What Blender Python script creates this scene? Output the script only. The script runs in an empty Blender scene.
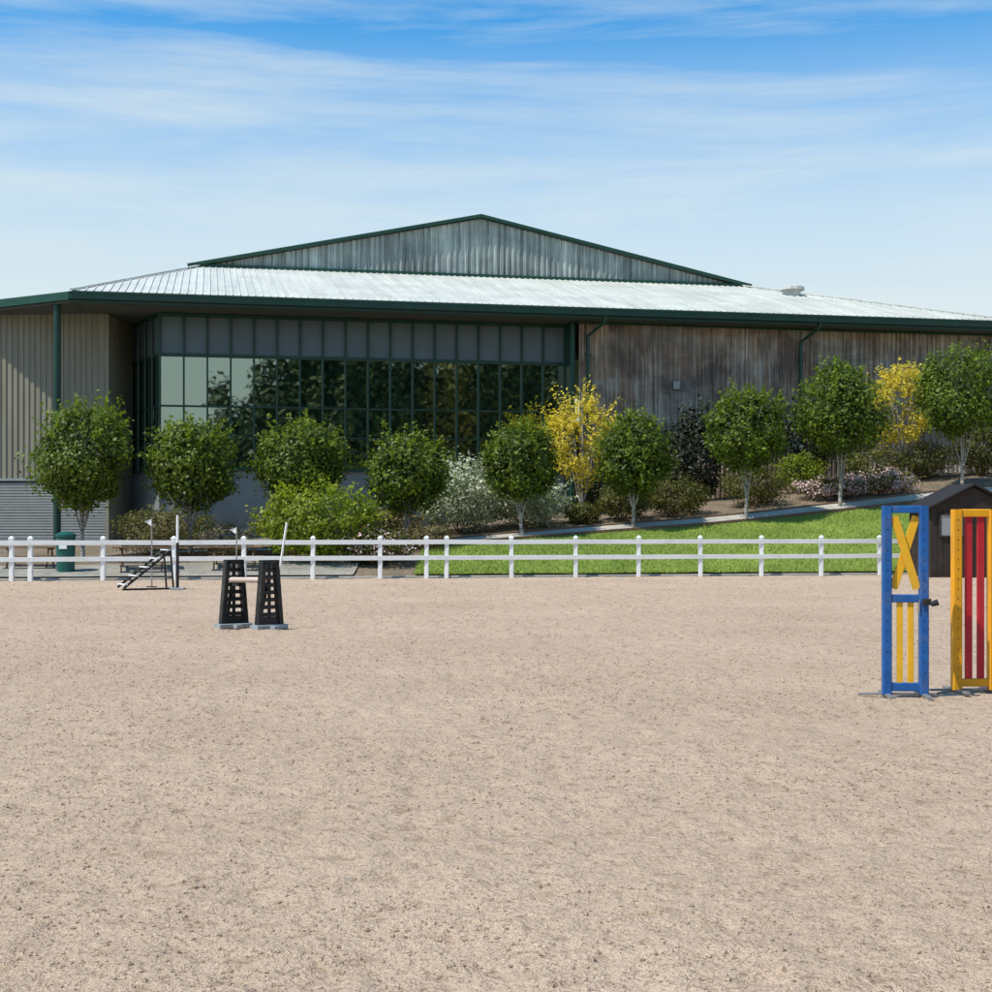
import bpy, math, random
import numpy as np
from mathutils import Vector, Matrix, noise
random.seed(4); rng=np.random.default_rng(7)
S=bpy.context.scene
S.view_settings.view_transform='Standard'; S.view_settings.look='None'; S.view_settings.exposure=0
COL=S.collection
# ---------------------------------------------------------------- materials
def newmat(name):
    m=bpy.data.materials.new(name); m.use_nodes=True
    nt=m.node_tree; b=nt.nodes['Principled BSDF']; return m,nt,b
def N(nt,t,**k):
    n=nt.nodes.new(t)
    for a,v in k.items(): setattr(n,a,v)
    return n
def texco(nt,scale=(1,1,1),kind='Object',rot=(0,0,0)):
    tc=N(nt,'ShaderNodeTexCoord'); mp=N(nt,'ShaderNodeMapping')
    mp.inputs['Scale'].default_value=scale; mp.inputs['Rotation'].default_value=rot
    nt.links.new(tc.outputs[kind],mp.inputs[0]); return mp.outputs[0]
def noi(nt,vec,scale,detail=4,rough=.55,dist=0):
    n=N(nt,'ShaderNodeTexNoise'); n.inputs['Scale'].default_value=scale; n.inputs['Detail'].default_value=detail
    n.inputs['Roughness'].default_value=rough; n.inputs['Distortion'].default_value=dist
    nt.links.new(vec,n.inputs['Vector']); return n.outputs['Fac']
def ramp(nt,fac,stops):
    r=N(nt,'ShaderNodeValToRGB'); e=r.color_ramp.elements
    e[0].position=stops[0][0]; e[0].color=(*stops[0][1],1)
    e[1].position=stops[-1][0]; e[1].color=(*stops[-1][1],1)
    for p,c in stops[1:-1]:
        x=e.new(p); x.color=(*c,1)
    nt.links.new(fac,r.inputs[0]); return r.outputs[0]
def mix(nt,a,b,f,mode='MIX'):
    m=N(nt,'ShaderNodeMix',data_type='RGBA',blend_type=mode)
    for s,v in ((6,a),(7,b)):
        if hasattr(v,'is_output'): nt.links.new(v,m.inputs[s])
        else: m.inputs[s].default_value=(*v,1)
    if hasattr(f,'is_output'): nt.links.new(f,m.inputs[0])
    else: m.inputs[0].default_value=f
    return m.outputs[2]
def bump(nt,b,h,strength=.5,dist=.02,prev=None):
    bp=N(nt,'ShaderNodeBump'); bp.inputs['Strength'].default_value=strength; bp.inputs['Distance'].default_value=dist
    nt.links.new(h,bp.inputs['Height'])
    if prev is not None: nt.links.new(prev,bp.inputs['Normal'])
    nt.links.new(bp.outputs[0],b.inputs['Normal']); return bp.outputs[0]
def paint(name,c,rough=.5,var=.25,scale=6,metal=0,dirt=(.12,.1,.07),dirtamt=.25,spec=.4):
    m,nt,b=newmat(name); v=texco(nt)
    f=noi(nt,v,scale,4,.6)
    c2=tuple(x*(1-var) for x in c)
    base=ramp(nt,f,[(.3,c2),(.7,c)])
    f2=noi(nt,v,scale*.35,5,.7,.4)
    d=ramp(nt,f2,[(.5,(0,0,0)),(.75,(dirtamt,)*3)])
    nt.links.new(mix(nt,base,dirt,d),b.inputs['Base Color'])
    b.inputs['Roughness'].default_value=rough; b.inputs['Metallic'].default_value=metal
    b.inputs['Specular IOR Level'].default_value=spec
    bump(nt,b,noi(nt,v,scale*12,2),.15,.003)
    return m
M={}
M['white']=paint('white_fence_paint',(.82,.82,.8),.45,.06,3,dirt=(.4,.36,.3),dirtamt=.35)
M['green']=paint('dark_green_trim',(.012,.065,.04),.4,.3,2,dirtamt=.1)
M['greenpost']=paint('green_post_paint',(.01,.05,.035),.4,.3,2,dirtamt=.1)
M['panel']=paint('grey_cladding_panel',(.115,.16,.185),.4,.18,.8,dirt=(.16,.18,.18),dirtamt=.35)
M['render']=paint('grey_rendered_wall',(.22,.23,.22),.8,.2,1.2)
M['soffit']=paint('soffit_lining',(.10,.11,.105),.8,.2,1)
M['black']=paint('black_plastic',(.012,.012,.013),.45,.3,8,dirt=(.2,.16,.11),dirtamt=.3)
M['blue']=paint('blue_paint',(.014,.11,.36),.42,.25,7,dirt=(.25,.2,.14),dirtamt=.35)
M['yellow']=paint('yellow_paint',(.85,.45,.02),.42,.15,7,dirt=(.25,.17,.09),dirtamt=.35)
M['orange']=paint('orange_yellow_paint',(.85,.38,.012),.42,.15,7,dirt=(.25,.17,.09),dirtamt=.35)
M['red']=paint('red_paint',(.55,.02,.035),.42,.2,7,dirt=(.2,.12,.09),dirtamt=.25)
M['steel']=paint('galvanised_steel',(.4,.4,.4),.45,.3,9,metal=.6)
M['teal']=paint('teal_plastic',(.01,.1,.085),.4,.2,4)
M['timber']=paint('weathered_timber',(.2,.12,.07),.8,.4,5)
M['shedwood']=paint('dark_stained_timber',(.035,.023,.016),.7,.45,4,dirt=(.08,.06,.045),dirtamt=.4)
M['shingle']=paint('charcoal_roofing',(.02,.017,.016),.8,.4,6,dirt=(.06,.05,.04))
M['pale']=paint('pale_sheet',(.3,.31,.3),.6,.2,3)
M['pinkpole']=paint('faded_pole_paint',(.6,.47,.4),.6,.2,4)
M['sandbag']=paint('grey_base',(.33,.36,.37),.8,.3,8)
M['louvre']=paint('louvre_metal',(.3,.32,.31),.6,.15,2)
def roofmat():
    m,nt,b=newmat('white_metal_roof'); v=texco(nt)
    f=noi(nt,v,.5,5,.65); c=ramp(nt,f,[(.3,(.48,.49,.44)),(.7,(.62,.62,.56))])
    s=ramp(nt,noi(nt,texco(nt,(3.3,.15,.5)),1,4,.6),[(.35,(.84,.84,.84)),(.6,(1,1,1))])
    nt.links.new(mix(nt,c,s,1,'MULTIPLY'),b.inputs['Base Color']); b.inputs['Roughness'].default_value=.6
    b.inputs['Specular IOR Level'].default_value=.3
    return m
M['roof']=roofmat()
def beigewall():
    m,nt,b=newmat('beige_corrugated'); v=texco(nt,(3,3,.25))
    f=noi(nt,v,1,5,.6); c=ramp(nt,f,[(.3,(.21,.19,.135)),(.7,(.28,.26,.195))])
    nt.links.new(c,b.inputs['Base Color']); b.inputs['Roughness'].default_value=.55; return m
M['beige']=beigewall()
def rusty(name,greys,rusts,amt,rustmax=.6,blotlo=.5):
    m,nt,b=newmat(name)
    v=texco(nt,(2.2,2.2,.1)); v2=texco(nt,(.16,.16,.3)); v3=texco(nt,(7,7,.22)); v4=texco(nt,(1,1,1))
    a=ramp(nt,noi(nt,v,1,5,.65),[(.34,greys[0]),(.5,greys[1]),(.66,greys[2])])
    r=ramp(nt,noi(nt,v3,1,5,.7),[(.38,rusts[0]),(.62,rusts[1])])
    f=ramp(nt,noi(nt,v2,1,5,.65,.6),[(.42-amt,(0,0,0)),(.6-amt,(rustmax,)*3)])
    c=mix(nt,a,r,f)
    s=ramp(nt,noi(nt,v3,1.7,6,.75),[(.51,(0,0,0)),(.62,(.8,)*3)])
    c=mix(nt,c,greys[2],s)
    d=ramp(nt,noi(nt,v3,.9,6,.75),[(.52,(0,0,0)),(.64,(.75,)*3)])
    c=mix(nt,c,tuple(x*.35 for x in greys[0]),d)
    blot=ramp(nt,noi(nt,v4,.25,5,.7,.7),[(.38,(blotlo,blotlo,blotlo*1.05)),(.58,(1.1,1.1,1.1))])
    c=mix(nt,c,blot,1,'MULTIPLY')
    nt.links.new(c,b.inputs['Base Color']); b.inputs['Roughness'].default_value=.65
    b.inputs['Specular IOR Level'].default_value=.3
    bump(nt,b,noi(nt,v3,3,3),.3,.01); return m
M['rust']=rusty('weathered_rusted_cladding',[(.22,.195,.165),(.38,.34,.29),(.66,.61,.53)],[(.22,.12,.07),(.42,.275,.18)],.05,.85,.42)
M['gable']=rusty('weathered_gable_cladding',[(.18,.22,.195),(.32,.365,.33),(.56,.60,.54)],[(.17,.19,.17),(.28,.31,.27)],0,.6,.75)
def glassmat():
    m,nt,b=newmat('tinted_window_glass')
    b.inputs['Base Color'].default_value=(.008,.02,.013,1); b.inputs['Roughness'].default_value=.02
    b.inputs['Specular IOR Level'].default_value=.8
    g=N(nt,'ShaderNodeBsdfGlossy'); g.inputs['Color'].default_value=(.62,.76,.62,1); g.inputs['Roughness'].default_value=.015
    v=texco(nt); bp=N(nt,'ShaderNodeBump'); bp.inputs['Strength'].default_value=.08; bp.inputs['Distance'].default_value=.02
    nt.links.new(noi(nt,v,.9,2),bp.inputs['Height']); nt.links.new(bp.outputs[0],g.inputs['Normal'])
    mx=N(nt,'ShaderNodeMixShader'); mx.inputs[0].default_value=.38
    nt.links.new(b.outputs[0],mx.inputs[1]); nt.links.new(g.outputs[0],mx.inputs[2])
    nt.links.new(mx.outputs[0],nt.nodes['Material Output'].inputs[0]); return m
M['glass']=glassmat()
def sandmat(name,k=1.):
    m,nt,b=newmat(name); v=texco(nt)
    big=noi(nt,v,.3,3,.6); mid=noi(nt,v,7,4,.65,.2); fine=noi(nt,v,26,4,.7); gr=noi(nt,v,120,2,.8)
    c=ramp(nt,big,[(.3,(.515*k,.375*k,.265*k)),(.7,(.60*k,.445*k,.32*k))])
    c=mix(nt,c,ramp(nt,mid,[(.30,(.6,.53,.46)),(.45,(1,1,1)),(.75,(1.08,1.08,1.08))]),.7,'MULTIPLY')  # hollows of the bump noise are darkened, shade put into the sand colour
    c=mix(nt,c,ramp(nt,fine,[(.3,(.38,.33,.29)),(.44,(1,1,1)),(.8,(1.12,1.12,1.1))]),.8,'MULTIPLY')
    c=mix(nt,c,ramp(nt,gr,[(.3,(.42,.38,.34)),(.47,(1,1,1)),(.75,(1.2,1.2,1.2))]),.75,'MULTIPLY')
    nt.links.new(c,b.inputs['Base Color']); b.inputs['Roughness'].default_value=.95; b.inputs['Specular IOR Level'].default_value=.1
    p=bump(nt,b,mid,.8,.07); p=bump(nt,b,fine,1,.035,p); bump(nt,b,gr,.7,.008,p)
    return m
M['sand']=sandmat('arena_sand')
M['clod']=sandmat('sand_clod_material',.9)
def simple_ground(name,c1,c2,scale,bd=.03,spec=.2,c3=None):
    m,nt,b=newmat(name); v=texco(nt)
    a=ramp(nt,noi(nt,v,scale,6,.7),[(.32,c1),(.68,c2)])
    a=mix(nt,a,ramp(nt,noi(nt,v,scale*.12,4),[(.3,(.66,.72,.66)),(.7,(1.15,1.1,1.1))]),1,'MULTIPLY')
    nt.links.new(a,b.inputs['Base Color']); b.inputs['Roughness'].default_value=.95; b.inputs['Specular IOR Level'].default_value=spec
    bump(nt,b,noi(nt,v,scale*3,4,.7),.7,bd); return m
M['lawn']=simple_ground('lawn_grass',(.14,.20,.03),(.24,.31,.06),5)
M['mulch']=simple_ground('bark_mulch',(.12,.09,.06),(.29,.225,.16),9)
M['field']=simple_ground('field_grass',(.07,.1,.025),(.14,.16,.05),1)
M['path']=simple_ground('concrete_path',(.38,.35,.31),(.5,.47,.42),3,.005)
M['pave']=simple_ground('gravel_yard',(.22,.2,.17),(.38,.35,.3),8,.01)
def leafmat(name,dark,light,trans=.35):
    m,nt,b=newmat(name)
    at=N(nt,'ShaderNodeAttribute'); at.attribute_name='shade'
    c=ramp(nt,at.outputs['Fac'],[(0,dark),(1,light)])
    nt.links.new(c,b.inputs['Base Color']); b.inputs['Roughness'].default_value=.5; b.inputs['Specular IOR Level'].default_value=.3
    if trans<=0: return m
    t=N(nt,'ShaderNodeBsdfTranslucent'); nt.links.new(mix(nt,c,(1.4,1.4,.5),1,'MULTIPLY'),t.inputs[0])
    mx=N(nt,'ShaderNodeMixShader'); mx.inputs[0].default_value=trans
    nt.links.new(b.outputs[0],mx.inputs[1]); nt.links.new(t.outputs[0],mx.inputs[2])
    nt.links.new(mx.outputs[0],nt.nodes['Material Output'].inputs[0]); return m
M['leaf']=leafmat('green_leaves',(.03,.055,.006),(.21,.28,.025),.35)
M['leafyellow']=leafmat('yellow_leaves',(.36,.28,.03),(.82,.68,.09),.4)
M['leafbright']=leafmat('lime_leaves',(.09,.13,.01),(.34,.41,.03),.4)
M['leafgrey']=leafmat('silver_leaves',(.16,.2,.1),(.66,.68,.55),.25)
M['leafdark']=leafmat('dark_leaves',(.01,.016,.008),(.055,.065,.025),0)
M['leafhedge']=leafmat('hedge_leaves',(.05,.06,.015),(.21,.2,.045),.3)
M['leafbrown']=leafmat('brown_leaves',(.09,.065,.02),(.28,.22,.08),0)
M['leafpink']=leafmat('pink_flowers',(.45,.27,.27),(.85,.66,.64),0)
M['leafgrass']=leafmat('grass_blades',(.12,.18,.025),(.28,.36,.06),0)
M['leaffar']=leafmat('unseen_tree_leaves',(.03,.045,.012),(.15,.19,.045),0)
M['leaffary']=leafmat('unseen_autumn_leaves',(.15,.12,.02),(.42,.33,.05),0)
def bark():
    m,nt,b=newmat('pale_bark'); v=texco(nt,(1,1,3))
    c=ramp(nt,noi(nt,v,6,5,.7),[(.38,(.09,.075,.06)),(.5,(.36,.33,.28)),(.7,(.52,.48,.42))])
    nt.links.new(c,b.inputs['Base Color']); b.inputs['Roughness'].default_value=.9; return m
M['bark']=bark()

# ---------------------------------------------------------------- mesh builder
class MB:
    def __init__(s): s.v=[]; s.f=[]; s.m=[]; s.mats=[]
    def mi(s,k):
        if k not in s.mats: s.mats.append(k)
        return s.mats.index(k)
    def add(s,vs,fs,mat):
        o=len(s.v); i=s.mi(mat); s.v+= [tuple(p) for p in vs]
        for f in fs: s.f.append(tuple(o+j for j in f)); s.m.append(i)
    def beam(s,p0,p1,w,h,mat,up=(0,0,1),taper=1):
        p0=Vector(p0);p1=Vector(p1); d=(p1-p0).normalized(); up=Vector(up)
        if abs(d.dot(up))>.98: up=Vector((0,1,0)) if abs(d.y)<.9 else Vector((1,0,0))
        r=d.cross(up).normalized(); u=r.cross(d).normalized()
        c=min(w,h)*.12
        prof=[(-w/2+c,-h/2),(w/2-c,-h/2),(w/2,-h/2+c),(w/2,h/2-c),(w/2-c,h/2),(-w/2+c,h/2),(-w/2,h/2-c),(-w/2,-h/2+c)]
        vs=[p0+r*a+u*b for a,b in prof]+[p1+(r*a+u*b)*taper for a,b in prof]
        n=8; fs=[(i,(i+1)%n,n+(i+1)%n,n+i) for i in range(n)]+[tuple(range(n))[::-1],tuple(range(n,2*n))]
        s.add(vs,fs,mat)
    def box(s,x0,x1,y0,y1,z0,z1,mat):
        vs=[(x,y,z) for z in(z0,z1) for y in(y0,y1) for x in(x0,x1)]
        s.add(vs,[(0,2,3,1),(4,5,7,6),(0,1,5,4),(2,6,7,3),(0,4,6,2),(1,3,7,5)],mat)
    def tube(s,pts,rad,mat,n=8):
        pts=[Vector(p) for p in pts]; vs=[];fs=[]
        for i,p in enumerate(pts):
            d=(pts[min(i+1,len(pts)-1)]-pts[max(i-1,0)]).normalized()
            a=d.cross(Vector((0,1,0)) if abs(d.y)<.9 else Vector((1,0,0))).normalized(); b=d.cross(a)
            for k in range(n):
                t=2*math.pi*k/n; vs.append(p+(a*math.cos(t)+b*math.sin(t))*rad[i])
        for i in range(len(pts)-1):
            for k in range(n): fs.append((i*n+k,i*n+(k+1)%n,(i+1)*n+(k+1)%n,(i+1)*n+k))
        fs.append(tuple(range(n))); fs.append(tuple((len(pts)-1)*n+k for k in range(n))[::-1])
        s.add(vs,fs,mat)
    def obj(s,name,parent=None,loc=(0,0,0),rz=0):
        me=bpy.data.meshes.new(name); me.from_pydata(s.v,[],s.f)
        for k in s.mats: me.materials.append(M[k])
        me.polygons.foreach_set('material_index',s.m); me.update()
        o=bpy.data.objects.new(name,me); COL.objects.link(o); o.location=loc; o.rotation_euler=(0,0,rz)
        if parent: o.parent=parent
        return o
def empty(name,loc=(0,0,0),rz=0):
    e=bpy.data.objects.new(name,None); COL.objects.link(e); e.location=loc; e.rotation_euler=(0,0,rz); return e

# ---------------------------------------------------------------- terrain
def fY(x): x=max(-60,min(60,x)); return 41.5+.1883*(x+13.8)
HX=[-60,-30,-20,-14,-5,0,10,20,40,80]; HZ=[.4,.7,.8,.9,1.3,1.9,2.85,4.0,4.3,4.3]
def terr(x,y):
    t=max(0,min(1,(y-(fY(x)+.9))/14)); s=1-(1-t)**1.6
    return float(np.interp(x,HX,HZ))*s
def ground():
    xs=np.concatenate([np.linspace(-700,-80,20),np.linspace(-60,60,121),np.linspace(80,700,20)])
    ys=np.concatenate([np.linspace(-700,-60,16),np.linspace(-40,30,15),np.linspace(34,75,110),np.linspace(90,900,20)])
    vs=[];fs=[]
    for y in ys:
        for x in xs:
            z=terr(x,y)+(.03*noise.noise((x,y,0)) if y>fY(x)+1.2 else -.08)
            vs.append((x,y,z))
    nx=len(xs)
    for j in range(len(ys)-1):
        for i in range(nx-1): fs.append((j*nx+i,j*nx+i+1,(j+1)*nx+i+1,(j+1)*nx+i))
    b=MB(); b.add(vs,fs,'field'); b.obj('ground')
ground()
def drape(name,x0,x1,ya,yb,off,mat,nx,ny,rough=0.,fn=terr):
    vs=[];fs=[]
    for i in range(nx+1):
        x=x0+(x1-x0)*i/nx
        for j in range(ny+1):
            y=ya(x)+(yb(x)-ya(x))*j/ny
            vs.append((x,y,fn(x,y)+off+(rough*noise.noise((x*1.3,y*1.3,2)))))
    for i in range(nx):
        for j in range(ny): fs.append((i*(ny+1)+j,(i+1)*(ny+1)+j,(i+1)*(ny+1)+j+1,i*(ny+1)+j+1))
    b=MB(); b.add(vs,fs,mat); o=b.obj(name)
    for p in o.data.polygons: p.use_smooth=True
    return o
def sandz(x,y): return .02*noise.noise((x*.9,y*.9,0))+.022*noise.noise((x*3.3,y*3.3,5))+.014*noise.noise((x*9,y*9,1))
def sand():
    t=np.linspace(-1,1,561); xs=np.sign(t)*(np.abs(t)*9+36*np.abs(t)**3.2)
    u=np.linspace(0,1,620); vs=[];fs=[]
    for i,x in enumerate(xs):
        Y=fY(x)+.22
        for q in u:
            y=-20+ (23.5)*(q/.05) if q<.05 else 3.5+(Y-3.5)*((q-.05)/.95)**1.7
            vs.append((x,y,sandz(x,y)))
    n=len(u)
    for i in range(len(xs)-1):
        for j in range(n-1): fs.append((i*n+j,(i+1)*n+j,(i+1)*n+j+1,i*n+j+1))
    b=MB(); b.add(vs,fs,'sand'); o=b.obj('sand_arena'); o.data.polygons.foreach_set('use_smooth',[True]*len(fs))
sand()
PX=[-12,-8,-2,3.9,7.7,12.5,17.4,24,40]; PY=[48.2,48.9,50,51.9,52.9,54.5,56,57.6,60]
def pth(x): return float(np.interp(x,PX,PY))
drape('mulch_garden_bed',-60,60,lambda x:fY(x)+.45,lambda x:72,.05,'mulch',200,50,.03)
drape('lawn',-2.6,45,lambda x:fY(x)+.5,lambda x:pth(x)-.55,.12,'lawn',160,16,.03)
drape('gravel_yard',-45,-4.5,lambda x:fY(x)+.5,lambda x:fY(x)+3.6,.11,'pave',80,8,.01)
drape('concrete_path',-12,40,lambda x:pth(x)-.5,lambda x:pth(x)+.5,.17,'path',120,3)
b=MB()
for i in range(60):
    x0=-12+i*52/60; x1=x0+52/60
    for o in(-.56,.56):
        b.beam((x0,pth(x0)+o,terr(x0,pth(x0)+o)+.15),(x1,pth(x1)+o,terr(x1,pth(x1)+o)+.15),.1,.16,'timber')
b.obj('path_edging')
b=MB()
for i in range(90):
    x0=-45+i; b.beam((x0,fY(x0)+.3,.0),(x0+1,fY(x0+1)+.3,.0),.14,.13,'path')
b.obj('arena_kerb')
def clods():
    n=75000
    y=4.2*np.power(10.3,rng.random(n)**.85); x=(rng.random(n)*2-1)*(.48*y+2.5)
    patch=np.array([noise.noise((a*.5,c*.5,3)) for a,c in zip(x,y)])
    keep=(y<np.array([fY(a) for a in x])-.1)&(patch>rng.random(n)*.7-.45); x=x[keep];y=y[keep]; n=len(x)
    base=np.array([[1,0,0],[-1,0,0],[0,1,0],[0,-1,0],[0,0,.7],[0,0,-.7]])
    f=np.array([[0,2,4],[2,1,4],[1,3,4],[3,0,4],[2,0,5],[1,2,5],[3,1,5],[0,3,5]])
    r=(.0035+.008*rng.random(n)**2.6)*(1+y*.03)
    V=base[None]*r[:,None,None]*(.6+.8*rng.random((n,6,1)))
    a=rng.random(n)*6.28; c,s=np.cos(a),np.sin(a)
    X=V[:,:,0]*c[:,None]-V[:,:,1]*s[:,None]; Y=V[:,:,0]*s[:,None]+V[:,:,1]*c[:,None]
    z=np.array([sandz(p,q) for p,q in zip(x,y)])
    V=np.stack([X+x[:,None],Y+y[:,None],V[:,:,2]+z[:,None]+r[:,None]*.2],-1).reshape(-1,3)
    F=(f[None]+6*np.arange(n)[:,None,None]).reshape(-1,3)
    me=bpy.data.meshes.new('sand_clods'); me.from_pydata(V.tolist(),[],F.tolist()); me.materials.append(M['clod'])
    o=bpy.data.objects.new('sand_clods',me); COL.objects.link(o)
clods()

# ---------------------------------------------------------------- foliage
def leafmesh(P,Nrm,size,shade,asp=.6):
    n=len(P); t=rng.normal(size=(n,3)); t-= (t*Nrm).sum(1)[:,None]*Nrm; t/=np.linalg.norm(t,axis=1)[:,None]+1e-9
    bt=np.cross(Nrm,t); s=size[:,None]
    V=np.stack([P-t*s,P-bt*s*asp,P+t*s,P+bt*s*asp],1).reshape(-1,3)
    return V,shade
def crown(c,R,n,size,clump=.34,nclump=55,bottom=.75,spiky=0,seed=0,fill=.35):
    r=np.random.default_rng(seed); c=np.array(c,float); R=np.array(R,float)
    d=r.normal(size=(nclump,3)); d/=np.linalg.norm(d,axis=1)[:,None]
    d[:,2]=np.where(d[:,2]<0,d[:,2]*bottom,d[:,2])
    rad=.60+.28*r.random(nclump)
    cc=d*rad[:,None]; csh=r.random(nclump); csz=clump*(.7+.6*r.random(nclump))
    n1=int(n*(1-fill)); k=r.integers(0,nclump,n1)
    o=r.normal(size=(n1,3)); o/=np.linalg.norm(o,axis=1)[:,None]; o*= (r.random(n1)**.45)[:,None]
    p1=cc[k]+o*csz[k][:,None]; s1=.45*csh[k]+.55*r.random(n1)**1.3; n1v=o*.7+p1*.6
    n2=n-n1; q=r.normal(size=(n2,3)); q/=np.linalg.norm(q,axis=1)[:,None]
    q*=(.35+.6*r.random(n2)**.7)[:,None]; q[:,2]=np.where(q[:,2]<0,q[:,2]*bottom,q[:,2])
    s2=.45*r.random(n2)  # inner leaves get darker tones, the crown's inner shade put into colour
    P=np.vstack([p1,q]); Nn=np.vstack([n1v,q]); sh=np.concatenate([s1,s2])
    if spiky:
        ns=spiky*14; kk=np.repeat(np.arange(spiky),14); d=r.normal(size=(spiky,3)); d[:,2]=np.abs(d[:,2])+.3; d/=np.linalg.norm(d,axis=1)[:,None]
        t=np.tile(np.linspace(.85,1.2,14),spiky); L=1-(r.random(spiky)*.2)[kk]
        ps=d[kk]*(t*L)[:,None]+r.normal(size=(ns,3))*.025
        P=np.vstack([P,ps]); Nn=np.vstack([Nn,r.normal(size=(ns,3))]); sh=np.concatenate([sh,.5+.5*r.random(ns)])
    Nn=Nn/ (np.linalg.norm(Nn,axis=1)[:,None]+1e-9)+r.normal(size=P.shape)*.45+np.array([0,0,.25])
    Nn/=np.linalg.norm(Nn,axis=1)[:,None]+1e-9
    return c+P*R,Nn,size*(.6+.8*r.random(len(P))),sh
def build_plant(name,parts,wood=None):
    V=[];F=[];mi=[];sh=[];mats=[]
    if wood:
        for k in wood.mats: mats.append(k)
        V+=wood.v; F+=wood.f; mi+=wood.m; sh+=[.5]*len(wood.v)
    for mk,P,Nn,sz,sd,asp in parts:
        if mk not in mats: mats.append(mk)
        v,_=leafmesh(P,Nn,sz,sd,asp); o=len(V); V+=v.tolist()
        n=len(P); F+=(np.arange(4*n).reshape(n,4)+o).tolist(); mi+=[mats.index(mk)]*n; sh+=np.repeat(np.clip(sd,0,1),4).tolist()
    me=bpy.data.meshes.new(name); me.from_pydata(V,[],F)
    for k in mats: me.materials.append(M[k])
    me.polygons.foreach_set('material_index',mi)
    a=me.attributes.new('shade','FLOAT','POINT'); a.data.foreach_set('value',sh); me.update()
    o=bpy.data.objects.new(name,me); COL.objects.link(o); return o
def tree(name,x,y,zt,zb,rad,leaf='leaf',n=11500,seed=0,lsize=.072,spiky=55,fill=.35,lean=0,trunkr=.07,nclump=75,clump=.27):
    r=random.Random(seed); g=terr(x,y)+.02; w=MB()
    cz=(zt+zb)/2; fork=g+(zb-g)*(.5+.3*r.random())
    w.tube([(x-lean*.3,y,g-.2),(x-lean*.2,y,g+.1),(x,y,fork)],[trunkr*1.4,trunkr*1.1,trunkr*.9],'bark')
    for i in range(5):
        a=i*1.257+r.random(); s=rad*.22+rad*.2*r.random()
        m1=(x+math.cos(a)*s*.3,y+math.sin(a)*s*.3,fork+(zb-fork)*.7+.1)
        m2=(x+math.cos(a)*s,y+math.sin(a)*s,cz); m3=(x+math.cos(a)*s*1.7,y+math.sin(a)*s*1.7,cz+(zt-cz)*.55)
        w.tube([(x,y,fork-.05),m1,m2,m3],[trunkr*.6,trunkr*.42,trunkr*.3,.012],'bark',6)
        for j in range(3):
            b2=a+r.uniform(-1.2,1.2); e=(m2[0]+math.cos(b2)*rad*.45,m2[1]+math.sin(b2)*rad*.45,m2[2]+r.uniform(-.2,.5))
            w.tube([m2,e],[.02,.006],'bark',5)
    w.tube([(x,y,fork-.05),(x+.03,y,cz),(x,y+.05,zt-.2)],[trunkr*.8,trunkr*.5,.015],'bark',6)
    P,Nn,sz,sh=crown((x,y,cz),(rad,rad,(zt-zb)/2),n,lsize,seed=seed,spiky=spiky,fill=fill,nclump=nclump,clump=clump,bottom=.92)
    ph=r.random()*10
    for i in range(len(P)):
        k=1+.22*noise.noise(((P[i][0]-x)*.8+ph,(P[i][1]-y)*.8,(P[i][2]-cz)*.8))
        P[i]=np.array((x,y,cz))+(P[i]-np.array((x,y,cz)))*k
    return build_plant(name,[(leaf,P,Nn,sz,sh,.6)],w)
T=[(-13.9,47,6.0,1.95,1.76),(-10.5,48,5.4,1.95,1.76),(-6.85,49,5.4,2.2,1.66),(-3.2,49.8,5.1,1.8,1.54),
   (.9,51,5.4,2.45,1.45),(5.1,52,5.85,2.6,1.45),(9.5,53,6.9,3.45,1.52),(13.5,54.8,8.0,4.1,1.85),(19.0,57,9.0,4.8,1.95)]
for i,t in enumerate(T): tree('round_crown_tree',*t,seed=10+i,lean=random.uniform(-.3,.3))
tree('yellow_autumn_tree',3.5,57,7.3,2.9,1.75,leaf='leafyellow',n=2800,seed=31,lsize=.07,spiky=80,fill=.1,nclump=36,trunkr=.05,clump=.23)
tree('yellow_autumn_tree',17.4,60,8.7,4.6,1.65,leaf='leafyellow',n=2800,seed=35,lsize=.07,spiky=80,fill=.1,nclump=36,trunkr=.05,clump=.23)

def shrub(name,x,y,rx,rz,leaf,n=4000,lsize=.06,seed=0,z=None,ry=None,mixleaf=None,asp=.6,spiky=12,h=None,mixn=.35):
    g=terr(x,y)+.03; w=MB(); r=random.Random(seed)
    for i in range(7):
        a=i*.9; w.tube([(x,y,g-.05),(x+math.cos(a)*rx*.3,y+math.sin(a)*rx*.3,g+rz*.5),(x+math.cos(a)*rx*.65,y+math.sin(a)*rx*.6,g+rz*1.1)],[.03,.02,.006],'timber',5)
    P,Nn,sz,sh=crown((x,y,g+rz*.85),(rx,ry or rx*.8,rz),n,lsize,seed=seed,bottom=.85,spiky=spiky,nclump=45,fill=.4,clump=.28)
    parts=[(leaf,P,Nn,sz,sh,asp)]
    if mixleaf:
        P,Nn,sz,sh=crown((x,y,g+rz*.9),(rx*1.04,(ry or rx*.8)*1.04,rz*1.06),int(n*mixn),lsize*.8,seed=seed+1,bottom=.85,nclump=60,fill=0)
        parts.append((mixleaf,P,Nn,sz,sh,.8))
    return build_plant(name,parts,w)
shrub('lime_green_shrub',-5.8,46.6,2.25,1.5,'leafbright',8500,.07,41,spiky=40)
shrub('silver_leaf_shrub',-1.4,53.2,2.0,1.55,'leafgrey',7000,.06,42,mixleaf='leafgrey',spiky=40)
shrub('silver_leaf_shrub',1.1,53.7,1.9,1.15,'leafgrey',5000,.06,43,mixleaf='leafgrey',spiky=30)
shrub('clipped_hedge_shrub',4.9,54.2,1.2,.85,'leafhedge',4000,.05,44,spiky=0)
shrub('clipped_hedge_shrub',7.0,55,1.5,.95,'leafhedge',4500,.05,45,spiky=0)
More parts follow.
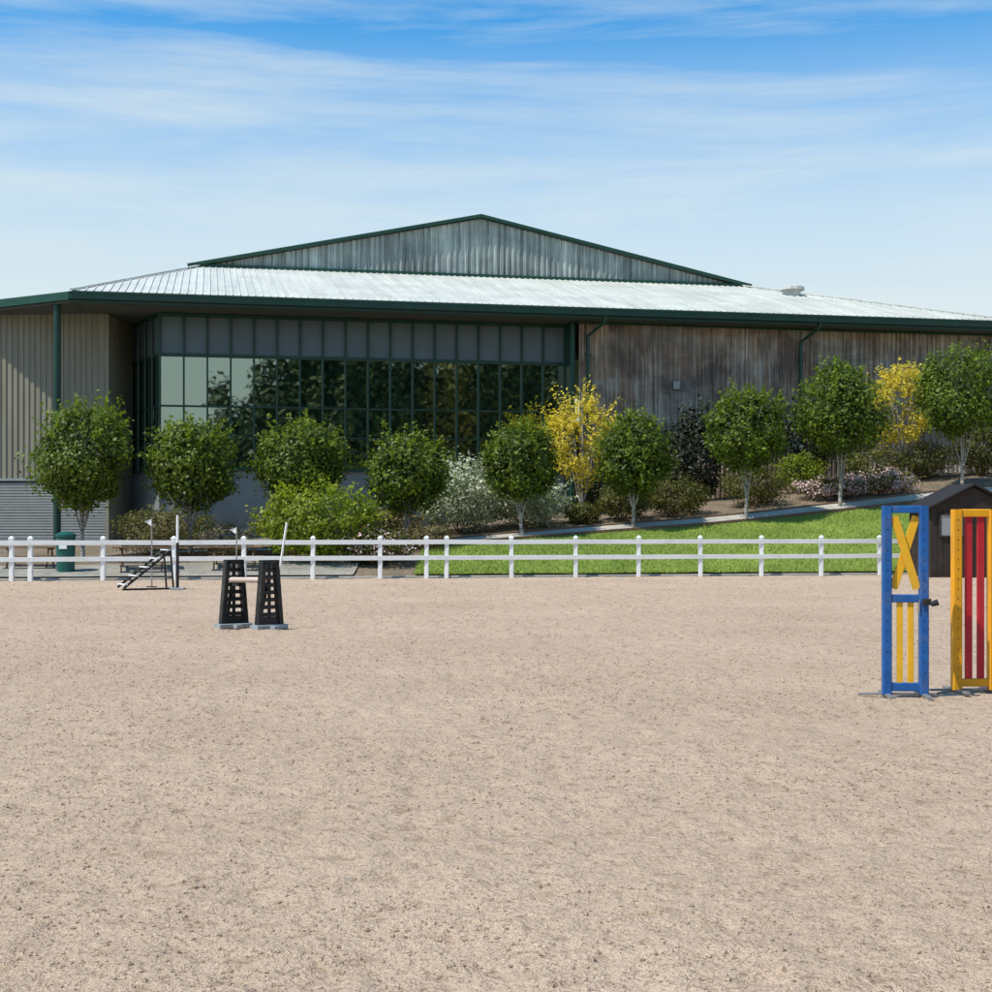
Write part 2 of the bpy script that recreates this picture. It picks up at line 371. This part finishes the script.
shrub('clipped_hedge_shrub',3.3,53.9,.9,.5,'leafhedge',2600,.05,46,spiky=0)
shrub('clipped_hedge_shrub',10.4,56.3,1.6,.95,'leafhedge',4500,.05,47,spiky=0)
shrub('lime_green_shrub',12.8,59.0,1.2,.95,'leafbright',3000,.05,48)
shrub('pink_flowering_shrub',13.6,57.0,1.5,.5,'leafhedge',3000,.05,49,mixleaf='leafpink',mixn=.9)
shrub('pink_flowering_shrub',15.9,57.5,1.5,.55,'leafhedge',3000,.05,50,mixleaf='leafpink',mixn=.9)
shrub('clipped_hedge_shrub',16.2,59.8,1.6,.95,'leafhedge',4000,.05,51)
shrub('clipped_hedge_shrub',18.4,60.2,1.6,.95,'leafhedge',4000,.05,52)
shrub('dark_evergreen_shrub',8.4,59.2,1.6,2.3,'leafdark',5000,.08,53)
shrub('dark_evergreen_shrub',6.3,59.2,1.0,1.7,'leafdark',3000,.08,54)
shrub('dark_evergreen_shrub',13.3,60.2,1.3,2.2,'leafdark',4000,.08,55)
shrub('dark_evergreen_shrub',21,60.6,1.4,1.3,'leafhedge',4000,.06,56)
shrub('dark_evergreen_shrub',4.4,58.4,1.2,1.0,'leafdark',3000,.08,59)
shrub('tussock_shrub',-11.4,46.9,1.5,.95,'leafbrown',3500,.06,57,asp=.2)
shrub('tussock_shrub',-9.2,47.4,1.2,.7,'leafbrown',3000,.06,58,asp=.2)
shrub('flowering_shrub',-3.9,46.2,1.4,.7,'leafhedge',3500,.05,60,mixleaf='leafpink',mixn=.25)
shrub('tussock_shrub',-2.4,48.9,1.0,.6,'leafbrown',2600,.06,61,asp=.2)
shrub('clipped_hedge_shrub',-7.6,52.5,1.8,.8,'leafhedge',3500,.06,62)
shrub('clipped_hedge_shrub',-12.5,53,2.2,.8,'leafhedge',3500,.06,63)
shrub('clipped_hedge_shrub',-4.2,52.5,1.6,.7,'leafbrown',3500,.06,64)
def grass():
    n=45000; x=-2.6+rng.random(n)*25; t=rng.random(n)
    ya=np.array([fY(a)+.4 for a in x]); yb=np.array([pth(a)-.6 for a in x]); y=ya+(yb-ya)*t
    P=np.stack([x,y,np.array([terr(a,c) for a,c in zip(x,y)])+.15],1)
    h=.02+.05*rng.random(n); a=rng.random(n)*6.28; lean=rng.normal(size=(n,2))*.03
    w=.012; dx=np.cos(a)*w; dy=np.sin(a)*w
    V=np.stack([P+np.stack([dx,dy,-.04+0*a],1),P-np.stack([dx,dy,.04+0*a],1),P+np.stack([lean[:,0],lean[:,1],h],1)],1).reshape(-1,3)
    me=bpy.data.meshes.new('lawn_grass_blades'); me.from_pydata(V.tolist(),[],np.arange(3*n).reshape(n,3).tolist())
    me.materials.append(M['leafgrass']); at=me.attributes.new('shade','FLOAT','POINT'); at.data.foreach_set('value',np.repeat(rng.random(n),3))
    o=bpy.data.objects.new('lawn_grass_blades',me); COL.objects.link(o)
grass()
def belt():  # first row stands unseen behind the camera, added for the windows to reflect
    parts=[];w=MB()
    for i in range(52):
        x=7+i*1.4+rng.random()*1.5; y=-20-rng.random()*14; h=19+rng.random()*7; r=3.4+rng.random()*1.8
        if i<5: h-=9-1.6*i
        w.tube([(x,y,0),(x+.3,y,h*.5),(x,y,h*.85)],[.35,.25,.08],'bark',6)
        P,Nn,sz,sh=crown((x,y,h*.52),(r,r,h*.48),4200,.3,seed=200+i,fill=.5,clump=.26)
        parts.append(('leaffary' if i%11==4 else 'leaffar',P,Nn,sz,sh,.75))
    for i in range(60):
        x=-190+i*6.5+rng.random()*3; y=150+rng.random()*30; h=7+rng.random()*3; r=4+rng.random()*2
        P,Nn,sz,sh=crown((x,y,h*.5),(r,r,h*.5),350,.7,seed=300+i,fill=.5)
        parts.append(('leaffar',P,Nn,sz,sh,.7))
    build_plant('unseen_trees',parts,w)
belt()

# ---------------------------------------------------------------- building (local: x along front, y back)
ANG=math.atan2(.201,.9796)
B=empty('equestrian_centre_building',(-16.7,55,0),ANG)
EZ=10.9
def corr(mb,x0,x1,y,z0,zt,mat,per=.2,amp=.035,dirv=None):
    n=int(round((x1-x0)/per)); vs=[];fs=[]
    prof=[(0,0),(.35,0),(.5,-amp),(.85,-amp)]
    for i in range(n):
        for a,o in prof:
            x=x0+(i+a)*per; vs+=[(x,y+o,z0),(x,y+o,zt(x))]
    x=x1; vs+=[(x,y,z0),(x,y,zt(x))]
    for i in range(len(vs)//2-1): fs.append((2*i,2*i+2,2*i+3,2*i+1))
    mb.add(vs,fs,mat)
b=MB()
P1=(0,0,EZ);P2=(40.9,0,EZ);Aa=(4.9,12,14.2);Bb=(32.5,12,14.2)
b.add([P1,P2,Bb,Aa],[(0,1,2,3)],'roof')
b.add([P1,Aa,(4.9,60,14.2),(0,60,EZ)],[(0,1,2,3)],'roof')
b.add([P2,Bb,(32.5,60,14.2),(40.9,60,EZ)],[(3,2,1,0)],'roof')
dz=(14.2-EZ)/12
k=.25
while k<40.8:
    if k<4.9: v1=k/4.9*12
    elif k>32.5: v1=(40.9-k)/8.4*12
    else: v1=11.95
    if v1>.2: b.beam((k,-.06,EZ+.012-dz*.06),(k,v1,EZ+.012+dz*v1),.05,.05,'roof')
    k+=.3
b.obj('lower_roof',B)
b=MB()
b.beam((-.05,-.1,EZ-.22),(41,-.1,EZ-.22),.14,.26,'green')
b.beam((-.05,.03,EZ-.3),(41,.03,EZ-.3),.1,.36,'greenpost')
b.beam((-.05,-.2,EZ-.08),(41,-.2,EZ-.08),.05,.04,'green')
b.beam((41,0,EZ-.28),(41,60,EZ-.28),.14,.42,'green')
b.beam((.02,-.02,EZ+.05),(4.9,12,14.27),.16,.06,'roof'); b.beam((40.9,-.02,EZ+.05),(32.5,12,14.27),.2,.06,'roof')
b.add([(0,.1,EZ-.45),(41,.1,EZ-.45),(41,12,EZ-.45),(0,12,EZ-.45)],[(0,1,2,3)],'soffit')
b.obj('gutter_and_fascia',B)
def tol(p):
    q=Matrix.Rotation(-ANG,3,'Z')@(Vector((p[0],p[1],0))-Vector((-16.7,55,0))); return (q.x,q.y,p[2])
b=MB()
poly=[(-16.7,55),(-32.7,64.1),(-30.7,80),(-19,80)]
top=[tol((x,y,EZ-.03)) for x,y in poly]; bot=[tol((x,y,EZ-.47)) for x,y in poly]
b.add(top+bot,[(0,1,2,3),(7,6,5,4)]+[(i,4+i,4+(i+1)%4,(i+1)%4) for i in range(4)],'soffit')
d=(Vector((-32.7,64.1,0))-Vector((-16.7,55,0))).normalized(); off=Vector((-.45,-.8,0))*.06
q0=Vector((-16.7,55,0))+off; q1=Vector((-32.7,64.1,0))+off
b.beam(tol((q0.x,q0.y,EZ-.22)),tol((q1.x,q1.y,EZ-.22)),.14,.34,'green')
b.obj('side_canopy',B)
b=MB()
def zg(x): return 14.2+ (x-4.9)/13.8*2.9 if x<18.7 else 14.2+(32.5-x)/13.8*2.9
corr(b,4.9,32.5,12.0,14.0,zg,'gable',.3,.06)
for s in (0,1):
    xa,xb=(4.3,18.7) if s==0 else (33.1,18.7)
    za=14.2-.6/13.8*2.9+.12
    b.beam((xa,11.75,za),(xb,11.75,17.1+.12),.12,.16,'green'); 
    b.add([(xa,11.7,za+.09),(xb,11.7,17.31),(xb,60,17.31),(xa,60,za+.09)],[(0,1,2,3)],'roof')
    b.add([(xa,11.8,za-.06),(xb,11.8,17.1),(xb,60,17.1),(xa,60,za-.06)],[(3,2,1,0)],'soffit')
b.beam((4.6,11.85,14.2),(32.8,11.85,14.2),.1,.22,'green')
b.obj('gable_and_main_roof',B)
b=MB()
b.tube([(33.8,8.2,12.9),(33.8,8.2,13.45)],[.42,.42],'roof',12); b.tube([(33.8,8.2,13.4),(33.8,8.2,13.55),(33.8,8.2,13.68)],[.62,.6,.2],'roof',12)
b.obj('roof_vent',B)
b=MB()
corr(b,20.9,31.0,1.0,0,lambda x:EZ-.45,'rust',.22,.045)
corr(b,31.0,40.6,1.03,0,lambda x:EZ-.45,'rust',.22,.045)
b.beam((20.8,.96,EZ-.52),(40.7,.96,EZ-.52),.06,.1,'green')
b.add([(40.6,1,0),(40.6,60,0),(40.6,60,EZ-.5),(40.6,1,EZ-.5)],[(0,1,2,3)],'rust')
b.add([(0.6,60,0),(40.6,60,0),(40.6,60,EZ-.5),(.6,60,EZ-.5)],[(3,2,1,0)],'beige')
b.obj('rusted_cladding_wall',B)
b=MB()
b.box(25.1,25.4,.85,.94,7.6,7.95,'steel'); b.tube([(25.25,.92,7.6),(25.25,.92,4.5)],[.015,.015],'steel',6)
b.obj('wall_box',B)
b=MB()
for x in (21.25,31.0):
    b.tube([(x+.55,-.08,EZ-.3),(x+.5,.0,EZ-.6),(x,.82,EZ-1.1),(x,.82,1)],[.08]*4,'green',8)
    for z in (4,6.5,9): b.beam((x-.14,.84,z),(x+.14,.84,z),.04,.08,'green')
b.obj('downpipes',B)
g=MB(); u0,u1,v=3.34,20.5,2.0; NP=18; zs=[4.0,5.35,6.6,8.7]; w=(u1-u0)/NP
rr=random.Random(3)
def pane(mb,fn,a,c,z0,z1,mat,t=0.):
    k=[rr.uniform(-t,t) for _ in range(2)]
    pts=[fn(a,k[0]*.5,z0),fn(c,-k[0]*.5,z0),fn(c,-k[0]*.5+k[1],z1),fn(a,k[0]*.5+k[1],z1)]
    mb.add(pts,[(0,1,2,3)],mat)
front=lambda a,o,z:(u0+a,v+.03+o,z)
S0=Vector(tol((-17.9,64.6,0))); S1=Vector((u0,v,0)); L=(S1-S0).length; dd=(S1-S0)/L; nn=Vector((-dd.y,dd.x,0)); 
if nn.y>0: nn=-nn
side=lambda a,o,z:tuple(S0+dd*a-nn*(.03+o)+Vector((0,0,z)))
sp=MB()
for fn,Lw,n in ((front,u1-u0,NP),(side,L,8)):
    w=Lw/n
    for i in range(n):
        for j in range(3): pane(g,fn,i*w,(i+1)*w,zs[j],zs[j+1],'glass',.014)
        pane(sp,fn,i*w,(i+1)*w,8.7,EZ-.45,'panel',.004)
        pane(sp,fn,i*w,(i+1)*w,0,4.0,'render',0)
g.obj('window_glass',B); sp.obj('spandrel_panels',B)
fr=MB()
for fn,Lw,n in ((front,u1-u0,NP),(side,L,8)):
    w=Lw/n
    for i in range(n+1): fr.beam(fn(i*w,-.07,3.9),fn(i*w,-.07,EZ-.45),.075,.12,'green')
    for z,t in ((4.0,.12),(5.35,.06),(6.6,.07),(8.7,.13),(EZ-.55,.15)):
        fr.beam(fn(0,-.05,z),fn(Lw,-.05,z),.09,t,'green')
fr.beam((20.62,1.5,0),(20.62,1.5,EZ-.45),.2,1.05,'green',up=(0,1,0))
fr.obj('window_frames',B)
q0=tol((-28,58.6,0)); q1=tol((-16.15,58,0))
dv=Vector(q1)-Vector(q0); Lb=dv.length; an=math.atan2(dv.y,dv.x)
bw=MB(); corr(bw,0,Lb,0,3.6,lambda x:EZ-.47,'beige',.24,.045)
z=1.2
while z<3.5: bw.beam((0,.02,z),(Lb,.02,z),.05,.085,'louvre'); z+=.115
bw.box(0,Lb,.1,.2,.0,3.6,'soffit'); bw.box(0,Lb-.01,-.06,.0,3.52,3.62,'louvre'); bw.box(0,Lb,-.05,.22,.3,1.15,'render')
bw.box(Lb,Lb+.12,-.06,6.5,.3,EZ-.5,'beige')
o=bw.obj('beige_corrugated_wall',B,q0,an)
b=MB(); c=tol((-17.45,55.65,0))
b.tube([(c[0],c[1],0),(c[0],c[1],EZ-.45)],[.15,.15],'greenpost',12); b.box(c[0]-.25,c[0]+.25,c[1]-.25,c[1]+.25,.3,1.0,'render')
b.obj('canopy_column',B)

# ---------------------------------------------------------------- fence
F=empty('white_rail_fence')
b=MB(); sx=26.55/13
posts=[-13.8+i*sx for i in range(-6,26)]+[-13.8+.38-.9,-13.8+6*sx-.62]
r=random.Random(1)
for x in posts:
    y=fY(x); t=r.uniform(-.012,.012)
    b.beam((x,y,-.1),(x+t,y,1.24),.135,.135,'white'); b.beam((x+t,y,1.24),(x+t,y,1.275),.16,.16,'white'); b.beam((x+t,y,1.275),(x+t,y,1.33),.15,.15,'white',taper=.25)
b.obj('posts',F)
b=MB()
for i in range(-6,25):
    x0=-13.8+i*sx; x1=x0+sx
    for z in (1.13,.64):
        a=r.uniform(-.008,.008)
        b.beam((x0,fY(x0)-.08,z+a),(x1-.004,fY(x1)-.08,z-a),.03,.14,'white',up=(0,0,1))
b.obj('rails',F)

# ---------------------------------------------------------------- jump stands (right)
def feet(b,mat='steel',w=.42):
    for x in (0,w):
        b.beam((x,-.28,.025),(x,.28,.025),.045,.03,mat)
    b.beam((-.26,.02,.03),(w+.12,.02,.03),.04,.02,mat)
def holes(b,W):
    for i in range(17): 
        for x in (0,W): b.tube([(x,-.0455,.15+i*.095),(x,-.043,.15+i*.095)],[.006,.006],'black',8)
def blue_stand():
    b=MB(); W=.34; H=1.8
    b.beam((0,0,.03),(0,0,H),.085,.085,'blue'); b.beam((W,0,.03),(W,0,H),.085,.085,'blue')
    for z,h in ((H-.035,.07),(.93,.075),(.1,.08)): b.beam((.04,0,z),(W-.04,0,z),.06,h,'blue')
    b.beam((.065,-.014,1.70),(W-.065,-.014,1.02),.075,.022,'yellow',up=(0,1,0)); b.beam((.065,.012,1.02),(W-.065,.012,1.70),.075,.022,'yellow',up=(0,1,0))
    for x in (.12,.22): b.beam((x,0,.14),(x,0,.9),.055,.025,'yellow')
    holes(b,W)
    b.beam((W-.02,-.05,.9),(W+.055,-.05,.9),.05,.06,'black'); b.tube([(W+.05,-.09,.88),(W+.11,-.09,.9)],[.025,.03],'black'); b.beam((W-.05,-.05,.92),(W-.05,-.05,.8),.012,.012,'steel')
    feet(b,w=W); return b
def yellow_stand():
    b=MB(); W=.36; H=1.77
    b.beam((0,0,.03),(0,0,H),.09,.085,'orange'); b.beam((W,0,.03),(W,0,H),.09,.085,'orange')
    for z in (H-.035,.1): b.beam((.04,0,z),(W-.04,0,z),.06,.075,'orange')
    for x in (.12,.24): b.beam((x,0,.135),(x,0,H-.07),.07,.025,'red')
    holes(b,W)
    feet(b,w=W); return b
blue_stand().obj('blue_jump_stand',None,(3.67,13.15,0),math.radians(-4))
yellow_stand().obj('yellow_jump_stand',None,(4.44,13.5,0),math.radians(5))

# ---------------------------------------------------------------- black jump wings
def wing():
    b=MB(); H=1.05
    def xe(z): return .2-.08*z/H
    for s in(-1,1):
        b.beam((s*.2,0,.06),(s*.115,0,H),.075,.12,'black',up=(0,1,0))
    b.beam((-.15,0,H),(.15,0,H),.12,.07,'black')
    for i in range(8):
        z=.12+i*.115; b.beam((-xe(z),0,z),(xe(z),0,z),.06,.06 if i else .16,'black')
    b.beam((0,.0,.1),(0,0,H),.05,.03,'black')
    b.beam((0,.3,.05),(0,.03,.8),.05,.05,'black')
    b.beam((-.28,0,.045),(.28,0,.045),.22,.07,'sandbag'); b.beam((0,-.25,.035),(0,.4,.035),.12,.06,'sandbag')
    return b
W=empty('black_vertical_jump',(-3.84,22.1,0))
wing().obj('wing_1',W,(-.30,0,0),math.radians(35)); wing().obj('wing_2',W,(.3,-.25,0),math.radians(42))
b=MB(); b.tube([(-.34,-.08,.77),(.26,-.3,.77)],[.042,.042],'pinkpole',12)
b.beam((-.3,-.09,.7),(-.22,-.11,.7),.05,.06,'black'); b.beam((.2,-.3,.7),(.27,-.3,.7),.05,.06,'black'); b.obj('jump_pole',W)

# ---------------------------------------------------------------- leaning slatted ramp
b=MB()
for y in (-.3,.3):
    b.beam((-.65,y,.06),(.55,y,1.0),.04,.06,'black'); b.beam((.55,y,.98),(.62,y,.03),.04,.05,'black')
for i in range(9):
    t=.04+i*.115; x=-.65+1.2*t; z=.06+.94*t
    b.beam((x,-.34,z+.05),(x,.34,z+.05),.075,.03,'white' if i%2==0 else 'black')
b.beam((-.7,-.35,.03),(.7,-.35,.03),.04,.05,'black'); b.beam((.6,-.3,.3),(.6,.3,.3),.03,.05,'black')
b.obj('agility_ramp',None,(-8.95,35.8,0),math.radians(30))
def flag(name,x,y,z,h,mat='white',c='steel'):
    b=MB(); b.tube([(0,0,0),(0,0,h)],[.02,.016],c,8); 
    b.add([(0,0,h),(.0,0,h-.2),(-.12,.02,h-.12),(-.2,.0,h-.08)],[(0,1,2,3)],mat)
    b.beam((-.12,0,.02),(.12,0,.02),.2,.03,'black'); b.obj(name,None,(x,y,z))
flag('white_flag_pole',-9.1,37,0,1.82); flag('white_flag_pole',-6.95,37.5,0,1.6)
b=MB(); b.tube([(0,0,0),(0,0,1.2)],[.04,.04],'black',10); b.tube([(0,0,1.2),(0,0,1.9)],[.035,.03],'white',10); b.beam((-.18,0,.03),(.18,0,.03),.25,.05,'sandbag'); b.obj('marker_post',None,(-8.1,35.6,0))
b=MB(); b.tube([(0,0,0),(.26,0,1.72)],[.03,.03],'white',8); b.beam((-.1,0,.02),(.1,0,.02),.2,.04,'black'); b.obj('leaning_jump_pole',None,(-5.85,37.4,0))

# ---------------------------------------------------------------- shed, barrel, picnic tables
b=MB(); W2=1.35;H=2.25
for i in range(14):
    x=-W2+i*2*W2/14; b.box(x+.006,x+2*W2/14-.006,-1,-.97+.004*(i%2),.0,H,'shedwood')
b.box(-W2,W2,-.965,1,0,H-.002,'shedwood')
b.add([(-W2,-1,H),(W2,-1,H),(0,-1,2.88)],[(0,1,2)],'shedwood'); b.add([(-W2,1,H),(W2,1,H),(0,1,2.88)],[(2,1,0)],'shedwood')
for s in(-1,1): b.beam((s*(W2+.2),0,H-.07),(0,0,2.97),2.3,.07,'shingle',up=(0,0,1))
b.box(-1.05,-.35,-1.03,-1.005,1.35,2.0,'pale'); b.box(.1,.9,-1.04,-1.005,.1,1.95,'shedwood'); b.beam((.12,-1.05,1),(.12,-1.05,1.15),.03,.03,'steel')
for x in (-1.08,-.32): b.beam((x,-1.03,1.3),(x,-1.03,2.05),.05,.05,'shedwood')
for z in (1.32,2.03): b.beam((-1.08,-1.035,z),(-.32,-1.035,z),.05,.05,'shedwood')
b.obj('garden_shed',None,(15.05,45.3,-.02),math.radians(3))
b=MB(); b.tube([(0,0,0),(0,0,.05),(0,0,1.15),(0,0,1.2)],[.24,.27,.29,.29],'teal',16); b.tube([(0,0,1.2),(0,0,1.27),(0,0,1.36)],[.32,.32,.12],'teal',16)
b.beam((-.12,-.29,.9),(.12,-.29,.9),.03,.16,'white'); b.obj('rubbish_bin',None,(-13.4,43.6,.1))
def table():
    b=MB()
    for i in range(5): b.beam((-.9,-.32+i*.16,.75),(.9,-.32+i*.16,.75),.145,.04,'timber')
    for s in(-1,1):
        for k in(0,1): b.beam((-.9,s*(.66+k*.15),.45),(.9,s*(.66+k*.15),.45),.14,.04,'timber')
        b.beam((s*.65,-.8,.41),(s*.65,.8,.41),.04,.09,'timber'); b.beam((s*.65,-.36,.71),(s*.65,.36,.71),.04,.08,'timber')
        for t in(-1,1): b.beam((s*.61,t*.6,.0),(s*.61,t*.22,.73),.04,.09,'timber')
    return b
for x,y,a in ((-11.2,44.3,12),(-8.4,45.0,6),(-14.9,44.8,6)): table().obj('picnic_table',None,(x,y,.2),math.radians(a))

# ---------------------------------------------------------------- light, sky, camera
el=math.radians(58); az=math.atan2(-.5,-.87)
sv=Vector((math.cos(el)*math.cos(az),math.cos(el)*math.sin(az),math.sin(el)))
sd=bpy.data.lights.new('sun','SUN'); sd.energy=5.0; sd.angle=math.radians(.5); sd.color=(1,.94,.85)
so=bpy.data.objects.new('sun',sd); COL.objects.link(so); so.rotation_euler=sv.to_track_quat('Z','Y').to_euler()
w=bpy.data.worlds.new('World'); S.world=w; w.use_nodes=True; nt=w.node_tree; bg=nt.nodes['Background']
sk=N(nt,'ShaderNodeTexSky'); sk.sky_type='NISHITA'; sk.sun_disc=False; sk.sun_elevation=el; sk.sun_rotation=math.atan2(sv.x,sv.y)
sk.ozone_density=2.5; sk.dust_density=.6
tc=N(nt,'ShaderNodeTexCoord'); sep=N(nt,'ShaderNodeSeparateXYZ'); nt.links.new(tc.outputs['Generated'],sep.inputs[0])
mp=N(nt,'ShaderNodeMapping'); mp.inputs['Scale'].default_value=(1,1,10); mp.inputs['Rotation'].default_value=(0,math.radians(-2),0); nt.links.new(tc.outputs['Generated'],mp.inputs[0])
n1=noi(nt,mp.outputs[0],2.4,7,.6,.35)
haze=ramp(nt,sep.outputs[2],[(0,(1,1,1)),(.15,(.92,)*3),(.22,(.7,)*3),(.285,(.34,)*3),(.34,(.03,)*3),(.5,(.02,)*3)])
cl=ramp(nt,n1,[(.43,(0,0,0)),(.7,(.8,)*3)])
clz=ramp(nt,sep.outputs[2],[(0,(.3,)*3),(.2,(.85,)*3),(.4,(.75,)*3),(.8,(.2,)*3)])
cf=mix(nt,cl,clz,1,'MULTIPLY')
fac=mix(nt,haze,cf,1,'SCREEN')
blue=mix(nt,sk.outputs[0],(.28,1.42,1.95),1,'MULTIPLY')
col=mix(nt,blue,(7.5,8.4,8.5),fac)
nt.links.new(col,bg.inputs[0]); bg.inputs[1].default_value=.1
cd=bpy.data.cameras.new('camera'); co=bpy.data.objects.new('camera',cd); COL.objects.link(co)
co.location=(0,0,1.6); co.rotation_euler=(math.pi/2,0,0); cd.sensor_width=36; cd.lens=50.8; cd.shift_y=.03125; cd.clip_end=3000
S.camera=co
